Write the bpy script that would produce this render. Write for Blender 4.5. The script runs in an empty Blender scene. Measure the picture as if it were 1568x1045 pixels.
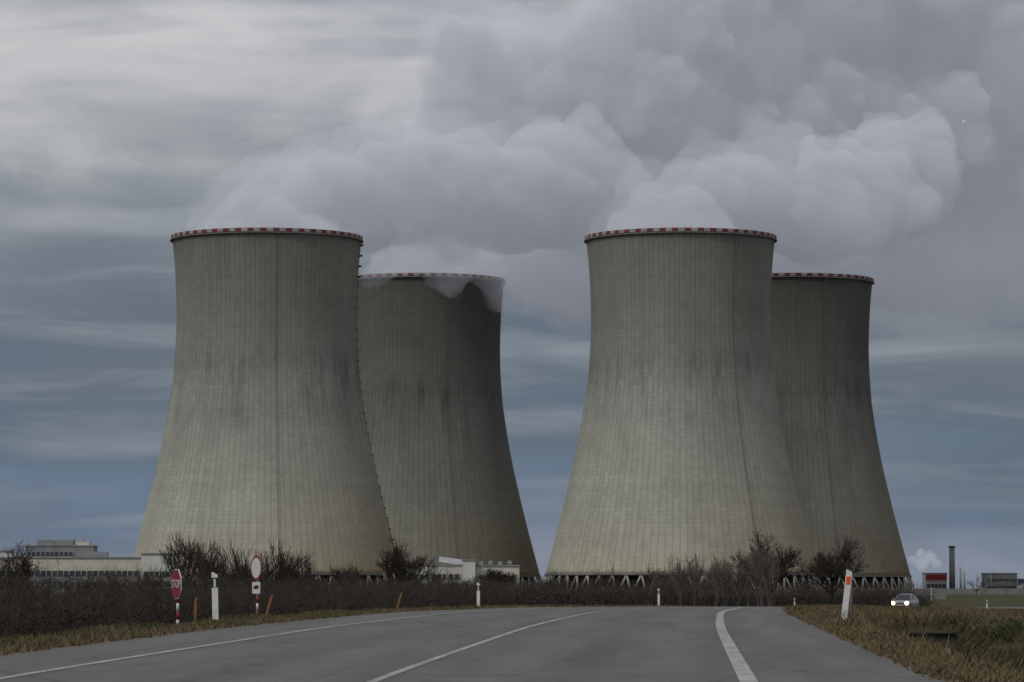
import bpy, bmesh, math, random
import numpy as np
from mathutils import Vector, Matrix, Euler
random.seed(7); rng=np.random.default_rng(7)
S=bpy.context.scene
COL=S.collection
EYE=1.2
S.view_settings.view_transform='Standard'
try: S.view_settings.look='None'
except Exception: pass
S.view_settings.exposure=0

# ------------------------------------------------------------------ terrain functions
def smooth_table(kx,ky,win):
    xs=np.arange(-60,2600,1.0); ys=np.interp(xs,kx,ky)
    k=np.hanning(win*2+1); k/=k.sum()
    yp=np.pad(ys,win,mode='edge'); 
    yp[:win]=ys[0]+(ys[1]-ys[0])*np.arange(-win,0)
    return xs,np.convolve(yp,k,'valid')
PX,PY=smooth_table([-60,0,34,67,100,147,215,280,340,600,1400,2600],
                   [-1.5,-1.2,-0.86,-0.69,-0.63,-0.74,-1.02,-1.5,-1.97,-2.4,-1.2,-1.2],14)
CX,CY=smooth_table([-60,0,34,67,100,147,215,280,340,420,500,600,800,1200,2600],
                   [-5.6,-2.85,-1.3,0.3,2.2,5.7,14.0,25,38,59,85,125,210,300,300],18)
def prof(y): return np.interp(y,PX,PY)+EYE
def C(y): return np.interp(y,CX,CY)
def lat(d,y):
    r1=np.interp(d,[5.3,6.3,7.3,8.6,9.6,11.5,40],[0,-.03,-.85,-1.0,-.8,-.25,-.5])
    r2=np.interp(d,[5.3,6.5,9,14,40],[0,-.03,-.10,-.22,-.5])
    f=np.clip((81.5-y)/2.5,0,1)
    right=r1*f+r2*(1-f)
    l1=np.interp(d,[-30,-11,-7.7,-6.2,-5.4],[-1.2,-1.25,-.06,-.02,0])
    l2=np.interp(d,[-30,-11,-7.7,-6.2,-5.4],[-.35,-.3,-.06,-.02,0])
    g=np.clip((y-150)/80.0,0,1)
    left=l1*(1-g)+l2*g
    return np.where(d>0,right,left)
def gz(x,y):
    return float(prof(y)+lat(np.float64(x-C(y)),y))

# ------------------------------------------------------------------ node helpers
class NT:
    def __init__(s,mat):
        s.t=mat.node_tree; s.t.nodes.clear()
    def n(s,typ,**kw):
        nd=s.t.nodes.new(typ)
        for k,v in kw.items(): setattr(nd,k,v)
        return nd
    def set(s,sock,v):
        if isinstance(v,bpy.types.NodeSocket): s.t.links.new(v,sock)
        else:
            if hasattr(sock.default_value,'__len__') and len(sock.default_value)==4 and len(v)==3: v=(*v,1)
            sock.default_value=v
    def math(s,op,a,b=None,c=None,clamp=False):
        nd=s.n('ShaderNodeMath',operation=op,use_clamp=clamp)
        s.set(nd.inputs[0],a)
        if b is not None: s.set(nd.inputs[1],b)
        if c is not None: s.set(nd.inputs[2],c)
        return nd.outputs[0]
    def mix(s,f,a,b,blend='MIX'):
        nd=s.n('ShaderNodeMix',data_type='RGBA',blend_type=blend)
        s.set(nd.inputs[0],f); s.set(nd.inputs[6],a); s.set(nd.inputs[7],b)
        return nd.outputs[2]
    def noise(s,vec,scale,detail=4,rough=.55,dist=0):
        nd=s.n('ShaderNodeTexNoise')
        if vec is not None: s.set(nd.inputs['Vector'],vec)
        nd.inputs['Scale'].default_value=scale; nd.inputs['Detail'].default_value=detail
        nd.inputs['Roughness'].default_value=rough; nd.inputs['Distortion'].default_value=dist
        return nd.outputs[0]
    def mapping(s,vec,scale=(1,1,1),loc=(0,0,0)):
        nd=s.n('ShaderNodeMapping'); s.set(nd.inputs[0],vec)
        nd.inputs[3].default_value=scale; nd.inputs[1].default_value=loc
        return nd.outputs[0]
    def ramp(s,f,stops):
        nd=s.n('ShaderNodeValToRGB'); s.set(nd.inputs[0],f)
        e=nd.color_ramp.elements
        while len(e)<len(stops): e.new(.5)
        for i,(p,c) in enumerate(stops):
            e[i].position=p; e[i].color=(*c,1) if hasattr(c,'__len__') else (c,c,c,1)
        return nd.outputs[0]
    def mr(s,v,a,b,c=0,d=1):
        nd=s.n('ShaderNodeMapRange'); s.set(nd.inputs[0],v)
        for i,x in zip((1,2,3,4),(a,b,c,d)): nd.inputs[i].default_value=x
        return nd.outputs[0]
    def out(s,col,rough=.85,metal=0,bump=None,bstr=.3,bdist=.02,spec=.3):
        b=s.n('ShaderNodeBsdfPrincipled'); o=s.n('ShaderNodeOutputMaterial')
        s.set(b.inputs['Base Color'],col); s.set(b.inputs['Roughness'],rough); b.inputs['Metallic'].default_value=metal
        b.inputs['Specular IOR Level'].default_value=spec
        if bump is not None:
            bn=s.n('ShaderNodeBump'); bn.inputs['Strength'].default_value=bstr; bn.inputs['Distance'].default_value=bdist
            s.set(bn.inputs['Height'],bump); s.t.links.new(bn.outputs[0],b.inputs['Normal'])
        s.t.links.new(b.outputs[0],o.inputs[0]); return b
def newmat(name):
    m=bpy.data.materials.new(name); m.use_nodes=True; return m
def simple(name,col,rough=.7,var=.25,scale=3,metal=0,spec=.3):
    m=newmat(name); t=NT(m)
    tc=t.n('ShaderNodeTexCoord').outputs['Object']
    n=t.noise(tc,scale,5,.6)
    f=t.mr(n,.3,.7,1-var,1+var)
    c=t.mix(1.0,col,f,'MULTIPLY')
    t.out(c,rough,metal,spec=spec); return m

# ------------------------------------------------------------------ mesh helpers
def link(o,parent=None):
    COL.objects.link(o)
    if parent: o.parent=parent
    return o
def empty(name,loc=(0,0,0),rz=0):
    o=bpy.data.objects.new(name,None); o.location=loc; o.rotation_euler[2]=rz; o.empty_display_size=.3
    return link(o)
def np_mesh(name,V,F,mats,parent=None,smooth=False,attr=None,midx=None):
    me=bpy.data.meshes.new(name); V=np.asarray(V,dtype=np.float32); F=np.asarray(F,dtype=np.int32)
    me.vertices.add(len(V)); me.vertices.foreach_set('co',V.ravel())
    k=F.shape[1]
    me.loops.add(F.size); me.loops.foreach_set('vertex_index',F.ravel())
    me.polygons.add(len(F)); me.polygons.foreach_set('loop_start',np.arange(0,F.size,k,dtype=np.int32))
    if midx is not None: me.polygons.foreach_set('material_index',np.asarray(midx,dtype=np.int32))
    me.update(calc_edges=True)
    me.polygons.foreach_set('use_smooth',np.full(len(me.polygons),smooth))
    if attr is not None:
        for an,av in attr.items():
            a=me.attributes.new(an,'FLOAT','POINT'); a.data.foreach_set('value',np.asarray(av,dtype=np.float32))
    for m in (mats if isinstance(mats,list) else [mats]): me.materials.append(m)
    return link(bpy.data.objects.new(name,me),parent)
def box(name,c,s,mat,parent=None,rot=(0,0,0),bevel=0,taper=None):
    bm=bmesh.new(); bmesh.ops.create_cube(bm,size=1)
    for v in bm.verts:
        v.co=Vector((v.co.x*s[0],v.co.y*s[1],v.co.z*s[2]))
        if taper and v.co.z>0: v.co.x*=taper[0]; v.co.y*=taper[1]
    if bevel: bmesh.ops.bevel(bm,geom=bm.edges[:],offset=bevel,segments=2,affect='EDGES')
    me=bpy.data.meshes.new(name); bm.to_mesh(me); bm.free(); me.materials.append(mat)
    o=bpy.data.objects.new(name,me); o.location=c; o.rotation_euler=rot
    return link(o,parent)
def cyl(name,c,r,h,mat,parent=None,rot=(0,0,0),seg=20,r2=None):
    bm=bmesh.new(); bmesh.ops.create_cone(bm,cap_ends=True,segments=seg,radius1=r,radius2=r if r2 is None else r2,depth=h)
    me=bpy.data.meshes.new(name); bm.to_mesh(me); bm.free(); me.materials.append(mat)
    for p in me.polygons: p.use_smooth=len(p.vertices)==4
    o=bpy.data.objects.new(name,me); o.location=c; o.rotation_euler=rot
    return link(o,parent)
def tubes(P0,P1,R0,R1,k=4):
    P0=np.asarray(P0,float);P1=np.asarray(P1,float);R0=np.asarray(R0,float)[:,None];R1=np.asarray(R1,float)[:,None]
    ax=P1-P0; L=np.linalg.norm(ax,axis=1,keepdims=True)+1e-9; ax=ax/L
    ref=np.where(np.abs(ax[:,2:3])>.9,np.array([[1.,0,0]]),np.array([[0,0,1.]]))
    u=np.cross(ax,ref); u/=np.linalg.norm(u,axis=1,keepdims=True)+1e-9; v=np.cross(ax,u)
    rings=[]
    for P,R in ((P0,R0),(P1,R1)):
        for j in range(k):
            a=2*math.pi*j/k; rings.append(P+R*(math.cos(a)*u+math.sin(a)*v))
    V=np.stack(rings,1).reshape(-1,3); n=len(P0)
    base=(np.arange(n)*2*k)[:,None]
    F=[]
    for j in range(k):
        j2=(j+1)%k
        F.append(np.concatenate([base+j,base+j2,base+k+j2,base+k+j],1))
    return V,np.concatenate(F,0)
def strips(P0,P1,w0,w1,rand_side=True):
    n=len(P0); ax=P1-P0; ax/=np.linalg.norm(ax,axis=1,keepdims=True)+1e-9
    rv=rng.normal(size=(n,3)); s=np.cross(ax,rv); s/=np.linalg.norm(s,axis=1,keepdims=True)+1e-9
    w0=np.asarray(w0).reshape(-1,1)/2;w1=np.asarray(w1).reshape(-1,1)/2
    V=np.stack([P0-s*w0,P0+s*w0,P1+s*w1,P1-s*w1],1).reshape(-1,3)
    F=np.arange(n*4).reshape(-1,4); return V,F

# ------------------------------------------------------------------ materials
def mat_ground():
    m=newmat('ground_grass_soil'); t=NT(m); tc=t.n('ShaderNodeTexCoord').outputs['Object']
    dry=t.n('ShaderNodeAttribute',attribute_name='dry').outputs['Fac']
    n1=t.noise(tc,.9,6,.65); n2=t.noise(tc,9,5,.7); n3=t.noise(tc,.06,4,.6)
    green=t.mix(n2,(.018,.022,.008),(.058,.066,.022)); straw=t.mix(n2,(.040,.029,.016),(.145,.108,.060))
    f=t.math('ADD',t.math('MULTIPLY',t.math('SUBTRACT',n1,.5),2.6),dry,clamp=True)
    c=t.mix(f,green,straw)
    c=t.mix(t.mr(n3,.35,.65,0,.4),c,(.046,.042,.024))
    t.out(c,.95,bump=n2,bstr=.8,bdist=.08,spec=.1); return m
def mat_blade():
    m=newmat('grass_blades'); t=NT(m); tc=t.n('ShaderNodeTexCoord').outputs['Object']
    dry=t.n('ShaderNodeAttribute',attribute_name='dry').outputs['Fac']
    n1=t.noise(tc,1.1,4,.6); n2=t.noise(tc,14,3,.7)
    green=t.mix(n2,(.022,.029,.009),(.072,.086,.027)); straw=t.mix(n2,(.050,.036,.018),(.215,.162,.092))
    f=t.math('ADD',t.math('MULTIPLY',t.math('SUBTRACT',n1,.5),2.6),dry,clamp=True)
    t.out(t.mix(f,green,straw),.8,spec=.15); return m
def mat_asphalt():
    m=newmat('asphalt_road'); t=NT(m); tc=t.n('ShaderNodeTexCoord').outputs['Object']
    d=t.n('ShaderNodeAttribute',attribute_name='dd').outputs['Fac']
    al=t.n('ShaderNodeAttribute',attribute_name='along').outputs['Fac']
    cmb=t.n('ShaderNodeCombineXYZ'); t.set(cmb.inputs[0],d); t.set(cmb.inputs[1],t.math('MULTIPLY',al,.06))
    st=t.noise(cmb.outputs[0],1.3,4,.55); fine=t.noise(tc,30,4,.8); med=t.noise(tc,1.2,5,.6)
    v=t.math('ADD',t.mr(st,.3,.7,.78,1.19),t.mr(med,.3,.7,-.13,.13))
    v=t.math('ADD',v,t.mr(fine,.3,.7,-.45,.45))
    w=t.math('ABSOLUTE',t.math('SINE',t.math('MULTIPLY',d,1.8)))
    v=t.math('MULTIPLY',v,t.mr(w,0,1,.88,1.07))
    c=t.mix(1.0,(.084,.082,.080),v,'MULTIPLY')
    vo=t.n('ShaderNodeTexVoronoi',feature='DISTANCE_TO_EDGE'); 
    cm2=t.n('ShaderNodeCombineXYZ'); t.set(cm2.inputs[0],t.math('ADD',t.math('MULTIPLY',d,.25),t.math('MULTIPLY',med,.25))); t.set(cm2.inputs[1],t.math('MULTIPLY',al,.03))
    t.set(vo.inputs['Vector'],cm2.outputs[0]); vo.inputs['Scale'].default_value=1.6
    cr=t.mr(vo.outputs[0],.0,.010,.6,0)
    c=t.mix(cr,c,(.025,.025,.025))
    t.out(c,.74,bump=fine,bstr=.4,bdist=.01,spec=.26); return m
def mat_paint():
    m=newmat('worn_road_paint'); t=NT(m); tc=t.n('ShaderNodeTexCoord').outputs['Object']
    n=t.noise(tc,7,6,.75); n2=t.noise(tc,.7,3,.5)
    f=t.mr(t.math('ADD',n,t.math('MULTIPLY',n2,.3)),.42,.76,.05,.95)
    t.out(t.mix(f,(.48,.47,.42),(.12,.12,.12)),.7); return m
def mat_tower(name,mul,brown):
    m=newmat(name); t=NT(m); tc=t.n('ShaderNodeTexCoord').outputs['Object']
    rnd=t.n('ShaderNodeObjectInfo').outputs['Random']
    off=t.n('ShaderNodeVectorMath',operation='ADD'); cb=t.n('ShaderNodeCombineXYZ')
    t.set(cb.inputs[0],t.math('MULTIPLY',rnd,900)); t.set(cb.inputs[1],t.math('MULTIPLY',rnd,370)); t.set(off.inputs[0],tc); t.set(off.inputs[1],cb.outputs[0])
    oc=off.outputs[0]
    sp=t.n('ShaderNodeSeparateXYZ'); t.set(sp.inputs[0],tc); X,Y,Z=sp.outputs
    a=t.math('MULTIPLY',t.math('ARCTAN2',Y,X),112/(2*math.pi))
    a=t.math('ADD',a,500.0)
    fr=t.math('FRACT',a); dist=t.math('ABSOLUTE',t.math('SUBTRACT',fr,.5))
    rib=t.mr(dist,.38,.48,0,1)
    zz=t.math('DIVIDE',t.math('ADD',Z,20),1.75)
    zf=t.math('ABSOLUTE',t.math('SUBTRACT',t.math('FRACT',zz),.5)); hl=t.mr(zf,.36,.46,0,1)
    wn=t.n('ShaderNodeTexWhiteNoise',noise_dimensions='2D'); cm=t.n('ShaderNodeCombineXYZ')
    t.set(cm.inputs[0],t.math('FLOOR',a)); t.set(cm.inputs[1],t.math('FLOOR',zz)); t.set(wn.inputs['Vector'],cm.outputs[0])
    wn2=t.n('ShaderNodeTexWhiteNoise',noise_dimensions='1D'); t.set(wn2.inputs['W'],t.math('FLOOR',a))
    wn3=t.n('ShaderNodeTexWhiteNoise',noise_dimensions='1D'); t.set(wn3.inputs['W'],t.math('FLOOR',t.math('DIVIDE',zz,2)))
    h=t.mr(Z,0,155)
    base=t.ramp(h,[(0,(.345,.322,.237)),(.12,(.345,.334,.270)),(.3,(.312,.312,.268)),(.55,(.262,.263,.234)),(.64,(.218,.217,.194)),(.85,(.197,.194,.170)),(1,(.187,.180,.160))])
    big=t.noise(oc,.018,5,.6); str_=t.noise(t.mapping(oc,(.45,.45,.010)),1.0,4,.6)
    str2=t.noise(t.mapping(oc,(.17,.17,.020)),1.0,5,.7); blot=t.noise(t.mapping(oc,(.05,.05,.03)),1.0,6,.7)
    v=t.mr(big,.3,.7,.90,1.10)
    v=t.math('MULTIPLY',v,t.mr(str_,.3,.7,.93,1.06))
    v=t.math('MULTIPLY',v,t.mr(blot,.3,.7,.88,1.11))
    band=t.math('MULTIPLY',t.mr(Z,60,93),t.mr(Z,108,98))
    sk=t.math('MULTIPLY',band,t.mr(str2,.50,.64,0,1))
    v=t.math('MULTIPLY',v,t.mr(sk,0,1,1,.66))
    sk2=t.math('MULTIPLY',t.mr(Z,40,150),t.mr(str_,.55,.72,0,1)); v=t.math('MULTIPLY',v,t.mr(sk2,0,1,1,.86))
    v=t.math('MULTIPLY',v,t.mr(wn.outputs[0],0,1,.945,1.05))
    v=t.math('MULTIPLY',v,t.mr(wn2.outputs[0],0,1,.965,1.03))
    v=t.math('MULTIPLY',v,t.mr(wn3.outputs[0],0,1,.970,1.025))
    v=t.math('MULTIPLY',v,t.mr(rib,0,1,1,.76))
    v=t.math('MULTIPLY',v,t.mr(hl,0,1,1,.91))
    v=t.math('MULTIPLY',v,t.mr(Z,147,155,1,.82))
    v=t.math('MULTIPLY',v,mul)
    c=t.mix(1.0,base,v,'MULTIPLY')
    st=t.math('MULTIPLY',t.mr(X,-5,58),t.mr(Z,75,5))
    st=t.math('MULTIPLY',st,t.mr(big,.35,.6,.4,1))
    c=t.mix(t.math('MULTIPLY',st,brown),c,(.20*mul,.132*mul,.062*mul))
    t.out(c,.9,spec=.15); return m

M_ground=mat_ground(); M_blade=mat_blade(); M_asph=mat_asphalt(); M_paint=mat_paint()
M_tow=mat_tower('weathered_concrete',1.0,.65); M_tow2=mat_tower('painted_shade_concrete',.60,.8)  # rear towers reuse the concrete, with shade painted in as a darker tone
M_red=simple('rim_red',(.15,.03,.035),.7,.3,.3); M_white=simple('rim_white',(.28,.27,.26),.7,.3,.3)
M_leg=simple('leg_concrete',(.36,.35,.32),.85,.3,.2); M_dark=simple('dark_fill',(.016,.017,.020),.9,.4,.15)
M_steel=simple('galvanised_steel',(.22,.23,.24),.5,.2,5,.6)
M_ladder=simple('ladder_steel',(.09,.085,.075),.7,.2,1)
M_beige=simple('beige_panel',(.46,.44,.38),.8,.14,.25); M_cream=simple('cream_panel',(.52,.51,.46),.8,.12,.25)
M_grey=simple('grey_panel',(.21,.215,.22),.8,.18,.3); M_glass=simple('window_glass',(.045,.055,.065),.25,.35,.8,0,.5)
M_roof=simple('roof_metal',(.50,.52,.54),.5,.1,.3); M_dgrey=simple('dark_panel',(.06,.065,.07),.8,.2,.3)
M_mull=simple('window_frame',(.40,.40,.38),.7,.1,1)
M_bred=simple('red_cladding',(.28,.03,.03),.6,.15,.3)
M_wall=simple('fence_concrete',(.17,.17,.16),.9,.25,.4); M_headw=simple('dark_concrete',(.042,.040,.032),.9,.5,2)  # headwall concrete has a very dark base colour
M_twig=simple('twig_bark',(.030,.023,.018),.9,.4,4); M_twig2=simple('brown_twig',(.042,.032,.025),.9,.5,1.5)
M_birch=simple('pale_bark',(.085,.070,.058),.9,.4,6)
M_leaf=simple('dark_leaf',(.013,.012,.010),.85,.5,1.5)
M_plastic=simple('white_plastic',(.60,.60,.57),.5,.18,6); M_black=simple('black_band',(.02,.02,.02),.5,.1,5)
M_sred=simple('sign_red',(.19,.014,.018),.45,.15,4); M_swhite=simple('sign_white',(.50,.50,.49),.45,.08,4)
M_sback=simple('sign_back_grey',(.30,.31,.32),.5,.1,4)
M_wood=simple('weathered_wood',(.20,.10,.045),.8,.3,8); M_orange=simple('reflector_orange',(.75,.10,.02),.35,.1,9)

# ------------------------------------------------------------------ ground + road
def lerp_rows():
    a=list(np.arange(-40,130,1.0))+list(np.arange(130,360,2.5))+list(np.arange(360,700,12))
    y=700.
    while y<14000: a.append(y); y*=1.13
    return np.array(a)
rows=lerp_rows()
ds=np.array([-9000,-4000,-1800,-900,-450,-220,-120,-80,-55,-40,-30,-24,-20,-17,-14,-12.5]+list(np.arange(-11.5,-5.4,.35))+[-5.4,-5.15]+list(np.arange(-4.5,4.6,1.5))+[5.05,5.3]+list(np.arange(5.6,12.2,.3))+[13,14.5,17,20,24,30,40,55,80,120,220,450,900,1800,4000,9000],float)
Yg,Dg=np.meshgrid(rows,ds,indexing='ij')
Xg=C(Yg)+Dg; Zg=prof(Yg)+lat(Dg,Yg)
def vnoise(x,y,s,seed):
    r=np.random.default_rng(seed); o=np.zeros_like(x)
    for i in range(6):
        a=r.uniform(0,6.28); f=s*r.uniform(.6,1.8); o+=np.sin((x*math.cos(a)+y*math.sin(a))*f+r.uniform(0,6.28))
    return o/6
def bumps(x,y,d): return (np.clip(np.abs(d)-5.6,0,1.5)/1.5)*(vnoise(x,y,1.6,1)*.09+vnoise(x,y,5,2)*.03)
Zg=Zg+bumps(Xg,Yg,Dg)*np.where(Yg<500,1,0)
Zg=np.where((Dg>-5.2)&(Dg<5.1),Zg-.10,Zg)
nr,nc=Yg.shape
idx=np.arange(nr*nc).reshape(nr,nc)
F=np.stack([idx[:-1,:-1],idx[:-1,1:],idx[1:,1:],idx[1:,:-1]],-1).reshape(-1,4)
dry=np.interp(Dg,[-40,-14,-9,-7,-5.4,5.3,6.5,8.5,11,40],[.2,.2,.25,.50,.9,1.1,.85,.5,.1,.2])
dry=np.where((Yg>84)&(Dg>0)&(Yg<160)&(Dg<20),.75,dry)
np_mesh('ground',np.stack([Xg,Yg,Zg],-1).reshape(-1,3),F,M_ground,smooth=True,attr={'dry':dry.ravel()})
ry=rows[rows<900]
def ribbon(name,d0,d1,dz,mat,y0=-40,y1=900,parent=None,nd=2,jag=0):
    yy=ry[(ry>=y0)&(ry<=y1)]
    dd=np.linspace(d0,d1,nd); Y,D=np.meshgrid(yy,dd,indexing='ij')
    D2=D.copy()
    if jag:
        D2[:,0]+=vnoise(Y[:,0],Y[:,0]*0,2.3,4)*jag; D2[:,-1]+=vnoise(Y[:,0],Y[:,0]*0,2.0,5)*jag
    X=C(Y)+D2; Z=prof(Y)+dz+lat(D2,Y)
    i=np.arange(Y.size).reshape(Y.shape)
    F=np.stack([i[:-1,:-1],i[:-1,1:],i[1:,1:],i[1:,:-1]],-1).reshape(-1,4)
    return np_mesh(name,np.stack([X,Y,Z],-1).reshape(-1,3),F,mat,parent,attr={'dd':D2.ravel(),'along':Y.ravel()})
road=ribbon('road',-5.4,5.3,.012,M_asph,nd=9,jag=.18)
ribbon('left_edge_line',-3.68,-3.56,.017,M_paint,parent=road)
ribbon('right_edge_line',3.40,3.57,.017,M_paint,parent=road)
ribbon('centre_line',-.05,.05,.017,M_paint,parent=road)

# ------------------------------------------------------------------ grass blades
def blades(name,regs,lean=.6):
    Vs=[];Fs=[];At=[];o=0
    for (n,d0,d1,y0,y1,h0,h1) in regs:
        y=y0+(y1-y0)*rng.random(n)**1.0; d=rng.uniform(d0,d1,n)
        x=C(y)+d; cl=vnoise(x,y,2.2,11)+.6*vnoise(x,y,6,12)
        keep=cl>-.3; y=y[keep];d=d[keep];x=x[keep];cl=cl[keep]; k=len(y)
        z=prof(y)+lat(d,y)+bumps(x,y,d)-.01
        h=rng.uniform(h0,h1,k)*(1+.5*cl); P0=np.stack([x,y,z],-1)
        P1=P0+np.stack([rng.normal(0,lean,k)*h,rng.normal(0,lean,k)*h,h],-1)
        V,Fq=strips(P0,P1,rng.uniform(.010,.022,k)*(1+y/120),np.full(k,.003))
        Vs.append(V);Fs.append(Fq+o);o+=len(V)
        dr=np.interp(d,[-12,-8,-6.5,-5.4,5.3,7,9,12],[.2,.3,.55,.9,1.1,.85,.45,.05])
        dr=np.where((y>84)&(d>0),.75,dr)
        At.append(np.repeat(dr,4))
    return np_mesh(name,np.concatenate(Vs),np.concatenate(Fs),M_blade,attr={'dry':np.concatenate(At)})
blades('verge_grass',[(55000,5.2,7.6,30,95,.03,.09),(50000,7.2,14,38,95,.04,.11),(26000,5.2,22,82,220,.06,.16),
    (45000,-8.5,-5.3,38,110,.03,.11),(20000,-8.5,-5.3,110,300,.05,.15),(2000,5.6,9.5,40,86,.12,.25),(5000,6.8,10.5,77,82,.12,.30)])

# ------------------------------------------------------------------ cooling towers
PH=[0,6.6,7.4,15,29,43,58,72,86,95,108,120,132,143,150,155]
PR=[61.6,59.7,59.5,57.4,53.7,50.2,46.7,43.9,41.7,40.5,39.6,39.3,39.6,40.2,40.9,41.4]
hh=np.linspace(7.4,155,70); rr=np.interp(hh,PH,PR)
kk=np.hanning(7);kk/=kk.sum(); rp=np.pad(rr,3,mode='reflect',reflect_type='odd'); rr=np.convolve(rp,kk,'valid')
def tower(loc,mat,ladder_ang,landings):
    P=empty('cooling_tower',loc)
    n=224; a=np.linspace(0,2*math.pi,n,endpoint=False)
    prof_r=np.concatenate([rr,rr[::-1]-.9]); prof_h=np.concatenate([hh,hh[::-1]])
    m=len(prof_r)
    V=np.stack([np.outer(prof_r,np.cos(a)),np.outer(prof_r,np.sin(a)),np.repeat(prof_h[:,None],n,1)],-1).reshape(-1,3)
    i=np.arange(m*n).reshape(m,n); j=np.roll(i,-1,1); i2=np.roll(i,-1,0); j2=np.roll(j,-1,0)
    F=np.stack([i,j,j2,i2],-1).reshape(-1,4)
    np_mesh('shell',V,F,mat,P,smooth=True)
    N=96; Vs=[];Fs=[];mi=[];o=0
    for q in range(N):
        a0=2*math.pi*q/N; a1=2*math.pi*(q+1)/N
        for s in range(2):
            b0=a0+(a1-a0)*s/2; b1=a0+(a1-a0)*(s+1)/2
            for (r) in (rr[-1]+.75,rr[-1]+.35):
                for b in (b0,b1):
                    for z in (154.2,155.6): Vs.append((r*math.cos(b),r*math.sin(b),z))
            for f in ((0,2,3,1),(5,7,6,4),(1,3,7,5),(4,6,2,0),(0,1,5,4),(3,2,6,7)):
                Fs.append([o+k for k in f]); mi.append(q%2)
            o+=8
    np_mesh('rim_parapet',Vs,Fs,[M_red,M_white],P,midx=mi)
    V=[];Fq=[];
    for q in range(n):
        c,s=math.cos(a[q]),math.sin(a[q])
        for r,z in ((rr[-1]+.02,153.5),(rr[-1]+1.0,153.5),(rr[-1]+1.0,153.9),(rr[-1]+.02,153.9)): V.append((r*c,r*s,z))
    for q in range(n):
        p=(q+1)%n
        for k in range(4):
            k2=(k+1)%4; Fq.append((q*4+k,p*4+k,p*4+k2,q*4+k2))
    np_mesh('gallery',V,Fq,M_wall,P)
    P0=[];P1=[]
    for q in range(56):
        t0=2*math.pi*q/56; w=2*math.pi/56
        top=(59.0*math.cos(t0),59.0*math.sin(t0),7.6)
        for s in (-.42,.42):
            P0.append((61.6*math.cos(t0+s*w),61.6*math.sin(t0+s*w),-.5)); P1.append(top)
    V,Fq=tubes(P0,P1,[.44]*len(P0),[.44]*len(P0),6); np_mesh('diagonal_columns',V,Fq,M_leg,P)
    def ring(name,r0,r1,z0,z1,mt):
        V=[];Fq=[];k0=112
        for q in range(k0):
            c,s=math.cos(2*math.pi*q/k0),math.sin(2*math.pi*q/k0)
            for r,z in ((r0,z0),(r1,z0),(r1,z1),(r0,z1)): V.append((r*c,r*s,z))
        for q in range(k0):
            p=(q+1)%k0
            for k in range(4):
                k2=(k+1)%4; Fq.append((q*4+k,p*4+k,p*4+k2,q*4+k2))
        np_mesh(name,V,Fq,mt,P)
    ring('ring_beam',58.2,59.9,7.2,7.9,M_wall)
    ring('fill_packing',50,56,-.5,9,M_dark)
    ring('basin_wall',62.8,63.6,-2,.2,M_wall)
    for la in ladder_ang:
        P0=[];P1=[];R=[]
        for s in (-.35,.35):
            for k in range(len(hh)-1):
                r0=rr[k]+.4;r1=rr[k+1]+.4
                aa=la+s/45
                P0.append((r0*math.cos(aa),r0*math.sin(aa),hh[k]));P1.append((r1*math.cos(aa),r1*math.sin(aa),hh[k+1]));R.append(.05)
        V,Fq=tubes(P0,P1,R,R,4); np_mesh('ladder_rails',V,Fq,M_ladder,P)
    for la in landings:
        P0=[];P1=[];R=[]
        for z in np.arange(9,153,4.6):
            r=np.interp(z,hh,rr); P0.append((r*math.cos(la),r*math.sin(la),z));P1.append(((r+1.0)*math.cos(la),(r+1.0)*math.sin(la),z));R.append(.28)
        V,Fq=tubes(P0,P1,R,R,5); np_mesh('ladder_landings',V,Fq,M_ladder,P)
        V,Fq=tubes(P0[-4:],[tuple(np.array(q)+np.array([1.6*math.cos(la),1.6*math.sin(la),0])) for q in P0[-4:]],[.5]*4,[.5]*4,5); np_mesh('top_platforms',V,Fq,M_ladder,P)
    return P
D=math.radians
tower((-107.7,1600,0),M_tow,[D(-80),D(-4)],[D(-4)])
tower((74,1600,0),M_tow,[D(-58)],[])
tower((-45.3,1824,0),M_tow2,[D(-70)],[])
tower((138.8,1824,0),M_tow2,[D(-70)],[])

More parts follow.
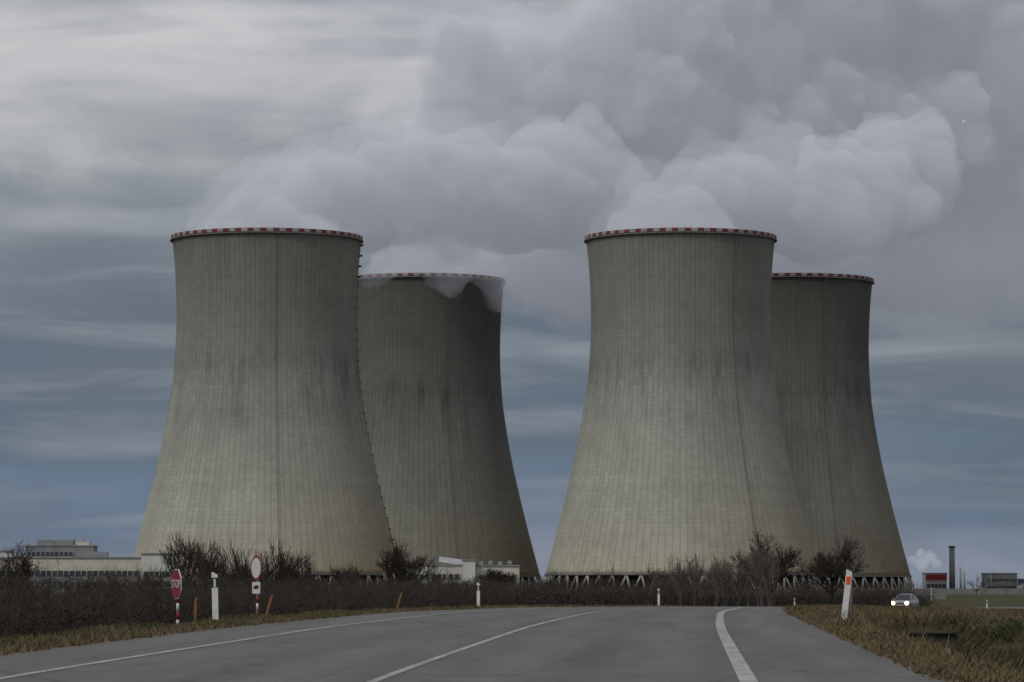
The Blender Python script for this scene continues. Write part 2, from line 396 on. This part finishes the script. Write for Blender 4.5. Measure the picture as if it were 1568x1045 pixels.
# ------------------------------------------------------------------ steam
ICO={}
def ico(lv):
    if lv not in ICO:
        bm=bmesh.new(); bmesh.ops.create_icosphere(bm,subdivisions=lv,radius=1); bm.verts.ensure_lookup_table()
        ICO[lv]=(np.array([v.co[:] for v in bm.verts]),np.array([[v.index for v in f.verts] for f in bm.faces])); bm.free()
    return ICO[lv]
def steam(name,blobs,vox,dens,emi,seed,disp,sub=14):
    r=np.random.default_rng(seed); Vs=[];Fs=[];o=0
    def add(c,rad,lv):
        nonlocal o
        v,f=ico(lv); Vs.append(v*rad*np.array([1,1,r.uniform(.82,1)])+np.array(c)); Fs.append(f+o); o+=len(v)
    for (x,y,z,R) in blobs:
        add((x,y,z),R,3)
        for _ in range(sub):
            v=r.normal(size=3); v/=np.linalg.norm(v); v[2]=abs(v[2])*.9 if r.random()<.6 else v[2]
            q=r.uniform(.22,.46)*R; c=np.array((x,y,z))+v*R*.88
            add(tuple(c),q,2)
            for _ in range(5):
                w=v+r.normal(size=3)*.8; w/=np.linalg.norm(w)
                add(tuple(c+w*q*.88),q*r.uniform(.26,.5),1)
    m=newmat('glowing_steam_vapour'); t=NT(m)
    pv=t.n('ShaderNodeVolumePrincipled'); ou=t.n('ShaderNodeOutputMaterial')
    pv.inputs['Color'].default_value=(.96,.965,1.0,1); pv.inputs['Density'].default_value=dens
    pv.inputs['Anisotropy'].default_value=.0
    pv.inputs['Emission Strength'].default_value=emi*dens; pv.inputs['Emission Color'].default_value=(.86,.92,1.06,1)  # added glow stands in for light scattered many times inside the steam
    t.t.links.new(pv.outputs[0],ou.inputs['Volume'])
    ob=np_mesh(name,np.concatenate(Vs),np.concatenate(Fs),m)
    rm=ob.modifiers.new('remesh','REMESH'); rm.mode='VOXEL'; rm.voxel_size=vox
    for i,(sc,st) in enumerate(disp):
        tx=bpy.data.textures.new(name+'_billow%d'%i,'CLOUDS'); tx.noise_scale=sc; tx.noise_depth=2; tx.noise_basis='ORIGINAL_PERLIN'
        dm=ob.modifiers.new('billow%d'%i,'DISPLACE'); dm.texture=tx; dm.strength=st; dm.mid_level=.5; dm.texture_coords='LOCAL'
    return ob
B=[(-108,1604,144,30),(-125,1608,157,11),(-108,1614,162,15),(-92,1622,168,19),(-72,1634,172,25),(-50,1645,177,25),(-25,1660,184,25),(0,1672,178,29),
   (20,1690,188,33),(-60,1640,193,10),(-30,1670,197,14),
   (-45,1830,146,28),(0,1826,164,20),(14,1830,160,21),(34,1832,157,23),(58,1838,168,30),(-30,1838,172,26),
   (-25,1750,222,22),(-32,1752,245,13),(-22,1756,261,17),(-2,1760,240,26),(28,1765,226,38),(10,1750,205,36),(48,1775,246,36),(75,1785,225,46),(72,1790,268,42),(110,1800,258,48),(115,1800,215,46),(150,1815,286,50),(60,1790,190,42),(90,1800,185,38),
   (74,1604,144,30),(52,1608,158,11),(64,1614,166,15),(84,1622,171,20),(108,1632,174,24),(136,1642,170,27),(158,1665,176,29),
   (139,1838,146,28),(170,1848,168,25),(195,1850,168,28),(222,1852,174,32),(252,1855,190,38),(285,1860,200,40),(160,1820,232,48),(205,1830,225,44),(195,1840,280,48),(245,1850,255,48),(280,1860,225,44),(250,1860,300,50),(290,1870,270,50),(180,1700,192,30)]
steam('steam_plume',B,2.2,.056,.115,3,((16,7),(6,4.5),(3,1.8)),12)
HZ=[(-130,1606,163,13),(-115,1610,174,18),(-88,1622,186,20),(-60,1640,194,22),(-62,1650,158,20),(-35,1668,168,24),(-30,1776,152,9),(-38,1778,157,8),(-10,1790,160,14),(5,1800,160,26),(30,1820,156,28),
    (-34,1750,235,22),(-30,1752,262,16),(0,1755,268,20),(-30,1700,205,22),(35,1760,262,26),(50,1608,160,14),(62,1614,176,16),(90,1625,188,18),(120,1640,192,22),(150,1640,165,22),(190,1845,162,28),(225,1850,162,34),(256,1850,170,36),(285,1855,185,36),(40,1700,168,30)]
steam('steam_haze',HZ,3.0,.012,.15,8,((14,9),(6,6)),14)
SB=[(224,2000,15,4),(228,2000,18,3.5),(223,2000,21,3),(232,2002,15,3),(219,2000,17,2.5)]
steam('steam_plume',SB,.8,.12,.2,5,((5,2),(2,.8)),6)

# ------------------------------------------------------------------ buildings
def building_ribbon(name,x0,x1,y,z1,depth,bands,wallm,roofline=.4,zb=-1.5):
    P=empty(name,((x0+x1)/2,y,0)); w=x1-x0
    box('walls',(0,depth/2,(z1+zb)/2),(w,depth,z1-zb),wallm,P)
    box('roof_parapet',(0,depth/2,z1+roofline/2+.003),(w+.5,depth+.5,roofline),M_grey,P)
    for (za,zc,mt,k) in bands:
        box('band',(0,-.06,(za+zc)/2),(w-1.0,.3,zc-za),mt,P)
        if k:
            nm=int(w/k); P0=[];P1=[]
            for i in range(nm+1):
                xx=-w/2+.7+i*(w-1.4)/nm; P0.append((xx,-.3,za));P1.append((xx,-.3,zc))
            V,Fq=tubes(P0,P1,[.14]*len(P0),[.14]*len(P0),4); np_mesh('mullions',V,Fq,M_mull,P)
    return P
b=building_ribbon('long_office_building',-150,-101,1000,9.6,14,[(1.4,3.0,M_glass,1.6),(4.8,6.2,M_glass,1.6),(3.2,4.4,M_grey,0)],M_beige)
building_ribbon('office_annex',-101,-92.3,998,10.6,16,[(2.0,3.4,M_glass,1.5),(4.8,6.0,M_glass,1.5)],M_cream)
box('rooftop_unit',(10,6,10.8),(9,4,1.4),M_grey,b); box('roof_vent',(-12,6,10.5),(3,3,.9),M_roof,b)
b=building_ribbon('office_block',-186,-160,1400,17.5,14,[(14.2,15.4,M_glass,1.8),(11.2,12.4,M_glass,1.8)],M_grey)
box('stair_head',(-2,6,19),(14,8,2),M_grey,b); box('roof_plant',(8,6,18.6),(6,5,1.4),M_beige,b)
for i in range(6): cyl('antenna',(-8+i*3.3,5,20.2),.12,3+(i%3),M_steel,b)
building_ribbon('office_block',-225,-193,1400,15.5,14,[(11.2,12.4,M_glass,1.8)],M_beige)
b=building_ribbon('workshop_building',-32.5,-13.5,1000,7.6,16,[(1.4,2.6,M_glass,1.6),(4.0,5.3,M_glass,1.6)],M_beige)
box('shed_roof',(6.5,6,8.9),(7,8,1.5),M_roof,b,rot=(0,D(8),0)); box('roof_unit',(-3,5,8.5),(2,2,1.2),M_grey,b)
b=building_ribbon('workshop_tower',-13.4,-10.0,996,8.9,12,[(1.4,2.4,M_glass,1.6)],M_cream)
b=building_ribbon('workshop_hall',-9.9,2.0,1000,7.4,16,[(1.2,2.2,M_glass,1.3),(4.0,5.0,M_glass,1.3)],M_beige)
for i in range(4): box('roof_vent',(-4.5+i*2.6,3,8.3+.2*(i%2)),(1.2,1.2,1.0),M_grey,b)
box('dark_gate',(4.0,-.4,2.6),(1.6,.4,3.8),M_dgrey,b)
b=building_ribbon('boiler_house',220,231.5,1950,9.5,16,[(2,4,M_glass,2),(5,6,M_mull,0)],M_roof)
box('red_cladding',(0,-.35,7.6),(11.0,.3,3.0),M_bred,b)
P=empty('chimney',(233,1940,0)); cyl('stack',(0,0,11),1.7,25,M_grey,P,r2=1.5); cyl('crown',(0,0,23.6),1.75,.9,M_dgrey,P)
P=empty('chimney',(240,1960,0)); cyl('stack',(0,0,6),.7,14,M_roof,P); cyl('stack_2',(2,0,5),.6,11,M_roof,P)
building_ribbon('warehouse',246,262,1900,9.2,20,[(2,3,M_glass,2),(5.5,6.6,M_dgrey,2)],M_grey)
building_ribbon('warehouse',262.2,300,1880,6.2,20,[(1.5,2.6,M_glass,2),(3.6,4.6,M_mull,0)],M_dgrey)
b=building_ribbon('warehouse',236,300,1700,3.4,14,[(1.0,2.0,M_dgrey,3)],M_beige)

P=empty('perimeter_fence',(0,0,0)); P0=[];P1=[]
box('panel_wall',(-60,760,.1),(300,.25,2.0),M_wall,P)
for i in range(75): P0.append((-209+i*4,759.7,-1.4));P1.append((-209+i*4,759.7,1.6))
V,Fq=tubes(P0,P1,[.12]*75,[.12]*75,4); np_mesh('fence_posts',V,Fq,M_mull,P)
box('panel_wall_far',(200,1250,.3),(220,.25,2.2),M_wall,P)
for (x,y,h) in ((-118,900,9),(-86,900,9),(-52,900,8.5),(-16,900,7.5),(196,1500,9),(214,1500,10),(222,1500,9),(205,1450,8),(170,1400,7),(-30,860,6.5),(-70,880,7.5)):
    P=empty('street_lamp',(x,y,-1)); cyl('pole',(0,0,h/2),.11,h,M_steel,P,seg=8); box('arm',(.6,0,h),(1.4,.12,.1),M_steel,P); box('lamp_head',(1.5,0,h-.02),(.8,.3,.16),M_grey,P)

# ------------------------------------------------------------------ trees
def tree_segments(rs,height,spread,trunk,r0,levels=4,nb=5,up=.35):
    P0=[];P1=[];R0=[];R1=[]
    def grow(p,d,L,r,lv):
        ns=4 if lv<levels else 2
        for i in range(ns):
            d=(d+Vector((rs.gauss(0,.13),rs.gauss(0,.13),rs.gauss(0,.08)+up*.12))).normalized()
            q=p+d*(L/ns); ra=r*(1-.45*i/ns); rb=r*(1-.45*(i+1)/ns)
            P0.append(tuple(p));P1.append(tuple(q));R0.append(ra);R1.append(rb); p=q
            if lv<levels and i>=(1 if lv>0 else 2):
                for _ in range(2 if lv>0 else 1):
                    ax=Vector((rs.gauss(0,1),rs.gauss(0,1),rs.gauss(0,.5)+up)).normalized()
                    nd=(d*.75+ax*spread).normalized()
                    grow(q,nd,L*rs.uniform(.45,.72),rb*.62,lv+1)
        if lv<levels: grow(p,(d+Vector((rs.gauss(0,.3),rs.gauss(0,.3),.1))).normalized(),L*.6,r*.5,lv+1)
    p=Vector((0,0,-.2)); d=Vector((rs.gauss(0,.06),rs.gauss(0,.06),1)).normalized()
    q=p+d*trunk; P0.append(tuple(p));P1.append(tuple(q));R0.append(r0*1.25);R1.append(r0)
    for i in range(nb):
        a=2*math.pi*i/nb+rs.uniform(-.4,.4)
        nd=Vector((math.cos(a)*spread,math.sin(a)*spread,rs.uniform(.7,1.2))).normalized()
        grow(q+Vector((0,0,rs.uniform(-.25,.1)*trunk)),nd,height*.36,r0*.6,1)
    grow(q,d,height*.42,r0*.7,1)
    P0=np.array(P0);P1=np.array(P1);R0=np.array(R0);R1=np.array(R1)
    s=height/(P1[:,2].max()+1e-6)
    return P0*s,P1*s,R0,R1
def bare_tree(name,x,y,h,spread=.8,trunk=1.4,r0=.11,seed=1,mat=None,minr=.013,nb=5,levels=4):
    rs=random.Random(seed)
    a,b,c,d=tree_segments(rs,h,spread,trunk,r0,levels,nb)
    V,Fq=tubes(a,b,np.maximum(c,minr),np.maximum(d,minr*.8),4)
    o=np_mesh(name,V,Fq,mat or M_twig); o.location=(x,y,gz(x,y)); return o
def tree_row(name,items,mat,minr):
    Vs=[];Fs=[];o=0
    for (x,y,h,sp,tr,r0,seed,lv,nb) in items:
        a,b,c,d=tree_segments(random.Random(seed),h,sp,tr,r0,lv,nb)
        V,Fq=tubes(a,b,np.maximum(c,minr),np.maximum(d,minr*.8),3)
        V=V+np.array([x,y,gz(x,y)]); Vs.append(V);Fs.append(Fq+o);o+=len(V)
    return np_mesh(name,np.concatenate(Vs),np.concatenate(Fs),mat)
bare_tree('bare_tree',-7.8,262,5.6,.75,1.2,.12,11)
bare_tree('bare_tree',20.6,292,6.6,.85,2.1,.16,12)
bare_tree('bare_tree',25.6,296,6.1,.9,1.5,.16,23)
bare_tree('bare_tree',-33,240,4.8,.9,1.2,.10,14)
bare_tree('bare_tree',-38,640,6.6,.6,1.6,.12,15,minr=.03)
bare_tree('bare_tree',-1.5,520,5.8,.6,1.2,.10,16,minr=.025)
rs=random.Random(5)
it=[(-46+i*1.25+rs.uniform(-.5,.5),500+rs.uniform(-15,15),rs.uniform(7.2,10.8),.32,1.2,.11,100+i,3,4) for i in range(14)]
it+=[(-24+rs.uniform(-2,4),560+rs.uniform(-15,15),rs.uniform(4.8,7.6),.38,1.2,.09,130+i,3,4) for i in range(5)]
tree_row('distant_tree_row',it,M_twig,.028)
it=[(12+rs.uniform(0,7.5),268+rs.uniform(-6,40),rs.uniform(3.2,5.3),.28,.9,.04,200+i,3,3) for i in range(26)]
tree_row('birch_sapling_row',it,M_birch,.012)
it=[(-30+rs.uniform(0,28),330+rs.uniform(-20,60),rs.uniform(3.0,4.8),.5,.7,.05,300+i,3,4) for i in range(18)]
it+=[(-24+rs.uniform(0,14),170+rs.uniform(-20,30),rs.uniform(2.2,3.5),.5,.6,.04,340+i,3,4) for i in range(16)]
it+=[(0+rs.uniform(0,34),350+rs.uniform(-10,60),rs.uniform(3.0,5.0),.5,.7,.05,380+i,3,4) for i in range(20)]
tree_row('shrub_row',it,M_twig,.012)
it=[(150+rs.uniform(0,110),1180+rs.uniform(-60,60),rs.uniform(3,7),.8,1,.14,400+i,2,5) for i in range(26)]
it+=[(-140+rs.uniform(0,250),1420+rs.uniform(-60,60),rs.uniform(3,6),.8,1,.14,450+i,2,5) for i in range(20)]
tree_row('far_tree_row',it,M_twig2,.07)

# ------------------------------------------------------------------ hedges
def hedge(name,yd,dfun,width,topfun,ntw,nlf,tw=.02,lf=.09,core=.62):
    y=rng.uniform(yd[0],yd[1],ntw); d=dfun(y)+rng.normal(0,width/2,ntw); x=C(y)+d
    z=prof(y)+lat(d,y); H=np.maximum((topfun(x,y)-z)*rng.uniform(.55,1.18,ntw),.4)
    Vs=[];Fs=[];o=0
    P=np.stack([x,y,z],-1)
    for s in range(4):
        Q=P+np.stack([rng.normal(0,.10,ntw)*H*.5,rng.normal(0,.10,ntw)*H*.5,H/4],-1)
        V,Fq=strips(P,Q,tw*(1-s*.18)*np.ones(ntw)*1.2,tw*(1-(s+1)*.18)*np.ones(ntw)); Vs.append(V);Fs.append(Fq+o);o+=len(V)
        for _ in range(3):
            L=H*rng.uniform(.12,.28,ntw); R=Q+np.stack([rng.normal(0,.6,ntw)*L,rng.normal(0,.6,ntw)*L,L*rng.uniform(.3,1,ntw)],-1)
            V,Fq=strips(Q,R,np.full(ntw,tw*.7),np.full(ntw,tw*.3)); Vs.append(V);Fs.append(Fq+o);o+=len(V)
        P=Q
    nt=sum(len(f) for f in Fs)
    y=rng.uniform(yd[0],yd[1],nlf); d=dfun(y)+rng.normal(0,width/2,nlf); x=C(y)+d; z=prof(y)+lat(d,y)
    H=(topfun(x,y)-z); cl=core+.24*vnoise(x,y,1.1,31)+.14*vnoise(x,y,3.3,32)
    zz=z+H*cl*rng.random(nlf)**.8
    c=np.stack([x,y,zz],-1); L=rng.uniform(.5,1.4,nlf)[:,None]*lf
    dv=rng.normal(size=(nlf,3)); dv/=np.linalg.norm(dv,axis=1,keepdims=True)
    V,Fq=strips(c-dv*L/2,c+dv*L/2,L[:,0]*.7,L[:,0]*.3); Vs.append(V);Fs.append(Fq+o)
    mi=np.concatenate([np.zeros(nt,int),np.ones(len(Fq),int)])
    return np_mesh(name,np.concatenate(Vs),np.concatenate(Fs),[M_twig2,M_leaf],midx=mi)
top=lambda x,y: EYE+.02+.32*vnoise(x,y,.5,21)+.18*vnoise(x,y,1.7,22)
hedge('hedge',(200,430),lambda y:-15+0*y,3.0,top,8500,60000,.020,.13,.66)
hedge('hedge',(95,215),lambda y:np.interp(y,[95,150,215],[-19,-17,-15]),3.0,lambda x,y: top(x,y)-.02,8500,60000,.014,.08,.62)
hedge('hedge',(270,330),lambda y:-40+0*y,14,lambda x,y:top(x,y)+.05,4000,40000,.020,.18,.75)

# ------------------------------------------------------------------ roadside furniture
def delineator(x,y,h=1.05,rz=0,lean=0,right=False):
    P=empty('delineator_post',(x,y,gz(x,y)),rz); P.rotation_euler=(0,lean,rz)
    def prism(n,z0,z1,top_slant,w,dp,mt):
        V=[(-w/2,-dp/2,z0),(w/2,-dp/2,z0),(w/3,dp/2,z0),(-w/3,dp/2,z0),(-w/2,-dp/2,z1),(w/2,-dp/2,z1-top_slant),(w/3,dp/2,z1-top_slant),(-w/3,dp/2,z1)]
        np_mesh(n,V,[(0,1,5,4),(1,2,6,5),(2,3,7,6),(3,0,4,7),(4,5,6,7),(3,2,1,0)],mt,P)
    prism('post_lower',-.2,h-.33,0,.13,.10,M_plastic)
    prism('black_band',h-.328,h-.12,0.0,.134,.104,M_black if not right else M_plastic)
    prism('post_cap',h-.118,h,.05,.13,.10,M_plastic)
    box('reflector',(0,-.056,h-.23),(.05,.012,.17) if not right else (.09,.012,.16),M_orange if right else M_swhite,P)
delineator(-6.3,78,1.08,0,D(-1.5)); delineator(-1.35,147,1.06,0,0); delineator(8.6,215,1.08)
delineator(23.5,305,1.0); delineator(7.0,77.5,1.12,0,D(7),True); delineator(43,332,1.0)
def stake(x,y,h,lean):
    P=empty('wooden_stake',(x,y,gz(x,y))); P.rotation_euler=(0,lean,0)
    box('stake',(0,0,h/2-.1),(.075,.05,h),M_wood,P,taper=(.8,.8)); box('split_top',(.012,0,h-.07),(.05,.042,.08),M_wood,P,rot=(0,.3,0))
stake(-7.7,89,1.1,D(1)); stake(-6.75,99,1.05,D(15)); stake(-4.1,128,.95,D(15))
def sign_post(P,h,z0=-.3):
    cyl('post',(0,.03,(h+z0)/2),.03,h-z0,M_steel,P,seg=10)
    for i in range(6):
        cyl('red_band' if i%2 else 'white_band',(0,.03,.55+i*.2),.034,.198,M_sred if i%2 else M_swhite,P,seg=12)
def disc(name,r,th,seg,mt,P,loc,rot0=0):
    return cyl(name,loc,r,th,mt,P,rot=(math.pi/2,rot0,0),seg=seg)
def ngon_plate(name,r,n,y,th,mt,P,zc):
    V=[];
    for yy in (y,y+th):
        for k in range(n):
            a=math.pi/n+2*math.pi*k/n; V.append((r*math.cos(a),yy,zc+r*math.sin(a)))
    bm=bmesh.new(); vs=[bm.verts.new(v) for v in V]; bm.faces.new(vs[:n]); bm.faces.new(vs[n:][::-1])
    for k in range(n): bm.faces.new((vs[k],vs[n+k],vs[n+(k+1)%n],vs[(k+1)%n]))
    bmesh.ops.recalc_face_normals(bm,faces=bm.faces[:])
    me=bpy.data.meshes.new(name); bm.to_mesh(me); bm.free(); me.materials.append(mt); link(bpy.data.objects.new(name,me),P)
sx,sy=-8.05,88.; sg=gz(sx,sy)
P=empty('stop_sign',(sx,sy,sg),D(-67)); zc=EYE+.12-sg
sign_post(P,zc+.3); ngon_plate('plate_rim',.385,8,-.012,.02,M_swhite,P,zc); ngon_plate('plate_face',.368,8,-.018,.005,M_sred,P,zc); ngon_plate('plate_back',.38,8,.009,.008,M_sback,P,zc)
cu=bpy.data.curves.new('stop_text','FONT'); cu.body='STOP'; cu.size=.28; cu.align_x='CENTER'; cu.align_y='CENTER'; cu.extrude=.002
cu.materials.append(M_swhite); to=bpy.data.objects.new('stop_text',cu); to.location=(0,-.022,zc); to.rotation_euler=(math.pi/2,0,0); link(to,P)
sx,sy=-7.25,104.; sg=gz(sx,sy)
P=empty('no_vehicles_sign',(sx,sy,sg),D(-60)); zc=EYE+.60-sg
sign_post(P,zc+.3); disc('red_ring',.355,.018,40,M_sred,P,(0,-.005,zc)); disc('white_face',.29,.012,40,M_swhite,P,(0,-.012,zc)); disc('plate_back',.35,.008,40,M_sback,P,(0,.010,zc))
box('supplementary_plate',(0,-.006,zc-.56),(.5,.014,.33),M_swhite,P); box('truck_symbol_body',(.04,-.015,zc-.54),(.24,.006,.10),M_black,P); box('truck_symbol_cab',(-.12,-.015,zc-.56),(.07,.006,.07),M_black,P)
P=empty('marker_pole',(7.45,80.5,gz(7.45,80.5))); cyl('pole',(0,0,.25),.03,1.3,M_ladder,P,seg=8); cyl('cap',(0,0,.92),.037,.03,M_ladder,P,seg=8)
hz=float(prof(79.))
P=empty('culvert_headwall',(8.6,79.2,hz-.60)); box('wall',(0,0,-.1),(2.0,.3,.8),M_headw,P,bevel=.02); box('coping',(0,-.03,.335),(2.15,.40,.06),M_headw,P,bevel=.01); cyl('pipe_mouth',(0,-.16,-.10),.36,.1,M_dark,P,rot=(math.pi/2,0,0)); 

# ------------------------------------------------------------------ car
def car(x,y,rz):
    P=empty('oncoming_car',(x,y,gz(x,y)+.03),rz)
    paint=simple('silver_paint',(.20,.21,.23),.35,.05,2,.2,.4); glass=simple('car_glass',(.02,.024,.028),.2,.1,2,0,.35); rub=simple('tyre_rubber',(.02,.02,.02),.8,.1,4)
    st=[(-2.12,.62,.28,.58),(-2.02,.80,.22,.72),(-1.5,.86,.20,.86),(-1.0,.88,.20,.93),(0,.89,.20,.97),(1.2,.88,.20,.99),(1.9,.84,.24,1.0),(2.08,.72,.32,.92)]
    V=[];F=[]
    for (yy,hw,z0,z1) in st:
        zm=(z0+z1)*.52
        for (a,b) in ((-.88,z0),(-1,z0+.12),(-1,zm),(-.93,z1-.05),(-.78,z1),(.78,z1),(.93,z1-.05),(1,zm),(1,z0+.12),(.88,z0)): V.append((a*hw,yy,b))
    k=10
    for i in range(len(st)-1):
        for j in range(k):
            j2=(j+1)%k; F.append((i*k+j,i*k+j2,(i+1)*k+j2,(i+1)*k+j))
    me=bpy.data.meshes.new('body'); me.from_pydata(V,[],F+[tuple(range(k))[::-1],tuple(range((len(st)-1)*k,len(st)*k))]); me.materials.append(paint)
    for p in me.polygons: p.use_smooth=len(p.vertices)==4
    link(bpy.data.objects.new('body',me),P)
    cab=[(-1.02,.74,.93,.95),(-.35,.60,.93,1.40),(.3,.61,.93,1.47),(1.2,.58,.93,1.42),(1.85,.68,.93,1.0)]
    V=[];F=[]
    for (yy,hw,z0,z1) in cab:
        V+=[(-.78,yy,z0),(-hw,yy,z1),(hw,yy,z1),(.78,yy,z0)]
    for i in range(len(cab)-1):
        for j in range(3): F.append((i*4+j,i*4+j+1,(i+1)*4+j+1,(i+1)*4+j))
    np_mesh('greenhouse',V,F,glass,P)
    V=[];F=[]
    for (yy,hw,z0,z1) in cab[1:4]: V+=[(-hw-.02,yy,z1-.03),(-hw*.8,yy,z1+.03),(hw*.8,yy,z1+.03),(hw+.02,yy,z1-.03)]
    for i in range(2):
        for j in range(3): F.append((i*4+j,i*4+j+1,(i+1)*4+j+1,(i+1)*4+j))
    np_mesh('roof',V,F,paint,P)
    P0=[(-.76,-1.03,.95),(.76,-1.03,.95),(-.78,.3,.95),(.78,.3,.95),(-.68,1.84,1.0),(.68,1.84,1.0)]; P1=[(-.61,-.36,1.41),(.61,-.36,1.41),(-.62,.32,1.45),(.62,.32,1.45),(-.59,1.2,1.42),(.59,1.2,1.42)]
    V,Fq=tubes(P0,P1,[.04]*6,[.035]*6,6); np_mesh('pillars',V,Fq,paint,P)
    for sx_ in (-1,1):
        for yy in (-1.32,1.32):
            cyl('wheel',(sx_*.80,yy,.31),.31,.2,rub,P,rot=(0,math.pi/2,0),seg=20); cyl('hub',(sx_*.895,yy,.31),.19,.03,M_steel,P,rot=(0,math.pi/2,0),seg=12)
        box('mirror',(sx_*.97,-.78,1.0),(.2,.12,.14),paint,P,bevel=.03)
    lm=newmat('headlight_lit'); t=NT(lm); e=t.n('ShaderNodeEmission'); e.inputs[0].default_value=(1,.62,.26,1); e.inputs[1].default_value=30; o=t.n('ShaderNodeOutputMaterial'); t.t.links.new(e.outputs[0],o.inputs[0])
    for sx_ in (-1,1):
        box('headlamp_housing',(sx_*.60,-2.03,.66),(.34,.2,.18),glass,P,bevel=.03,rot=(0,0,sx_*.25))
        cyl('headlamp',(sx_*.64,-2.15,.65),.15,.03,lm,P,rot=(math.pi/2,0,0),seg=14); 
        l=bpy.data.lights.new('headlamp_light','SPOT'); l.energy=60; l.spot_size=D(50); l.color=(1,.86,.6); l.shadow_soft_size=.08
        lo=bpy.data.objects.new('headlamp_light',l); lo.location=(sx_*.60,-2.25,.65); lo.rotation_euler=(D(84),0,math.pi); link(lo,P)
    box('grille',(0,-2.10,.60),(.7,.06,.12),M_black,P,bevel=.01); box('lower_intake',(0,-2.11,.36),(1.1,.06,.12),M_black,P,bevel=.01); box('number_plate',(0,-2.15,.47),(.5,.02,.11),M_sback,P)
    return P
car(36.6,341,D(-20))

# ------------------------------------------------------------------ light, sky, camera
sun_el=D(48); az=D(225)
sd=Vector((math.sin(az)*math.cos(sun_el),math.cos(az)*math.cos(sun_el),math.sin(sun_el)))
L=bpy.data.lights.new('sun','SUN'); L.energy=1.5; L.angle=D(20); L.color=(1,.97,.94)
so=bpy.data.objects.new('sun',L); so.rotation_euler=sd.to_track_quat('Z','Y').to_euler(); link(so)
W=bpy.data.worlds.new('World'); S.world=W; W.use_nodes=True; t=NT(W)
sky=t.n('ShaderNodeTexSky',sky_type='NISHITA'); sky.sun_disc=False; sky.sun_elevation=sun_el; sky.sun_rotation=az
tc=t.n('ShaderNodeTexCoord').outputs['Generated']; sp=t.n('ShaderNodeSeparateXYZ'); t.set(sp.inputs[0],tc); Z=sp.outputs[2]
n1=t.noise(t.mapping(tc,(6,6,26),(1.3,0,0)),1.0,4,.5,.5); n2=t.noise(t.mapping(tc,(9,9,85),(3,1,2)),1.0,4,.5,.5); n3=t.noise(t.mapping(tc,(13,13,36),(7,2,5)),1.0,5,.52,.4)
zw=t.math('ADD',Z,t.math('ADD',t.math('MULTIPLY',t.math('SUBTRACT',n1,.5),.10),t.math('MULTIPLY',t.math('SUBTRACT',n2,.5),.030)))
zr=t.mr(zw,0,.4)
colr=t.ramp(zr,[(0,(.215,.245,.32)),(.04,(.125,.175,.255)),(.10,(.100,.140,.195)),(.18,(.122,.150,.190)),(.24,(.20,.225,.26)),(.30,(.40,.41,.43)),(.35,(.60,.59,.60)),(.41,(.34,.365,.405)),(.6,(.50,.51,.54)),(1,(.62,.63,.66))])
st=t.mr(n2,.48,.68,0,.6); st=t.math('MULTIPLY',st,t.mr(Z,.0,.05,.4,1))
c=t.mix(st,colr,(.31,.33,.37)); dk=t.mr(n3,.48,.70,0,.5); c=t.mix(dk,c,(.13,.155,.19))
br=t.math('MULTIPLY',t.mr(n3,.48,.32,0,.65),t.mr(Z,.09,.125,0,1)); c=t.mix(br,c,(.62,.61,.61))
sc=t.n('ShaderNodeVectorMath',operation='SCALE'); t.set(sc.inputs[0],c); sc.inputs[3].default_value=10
mixc=t.mix(.95,sky.outputs[0],sc.outputs[0])
bg=t.n('ShaderNodeBackground'); t.set(bg.inputs[0],mixc); bg.inputs[1].default_value=.1
o=t.n('ShaderNodeOutputWorld'); t.t.links.new(bg.outputs[0],o.inputs[0])

cam=bpy.data.cameras.new('camera'); cam.sensor_width=36; cam.lens=5600/1568*36; cam.clip_start=.5; cam.clip_end=30000
co=bpy.data.objects.new('camera',cam); co.location=(0,0,EYE); co.rotation_euler=(D(90)+math.atan(380/5600),0,0); link(co); S.camera=co
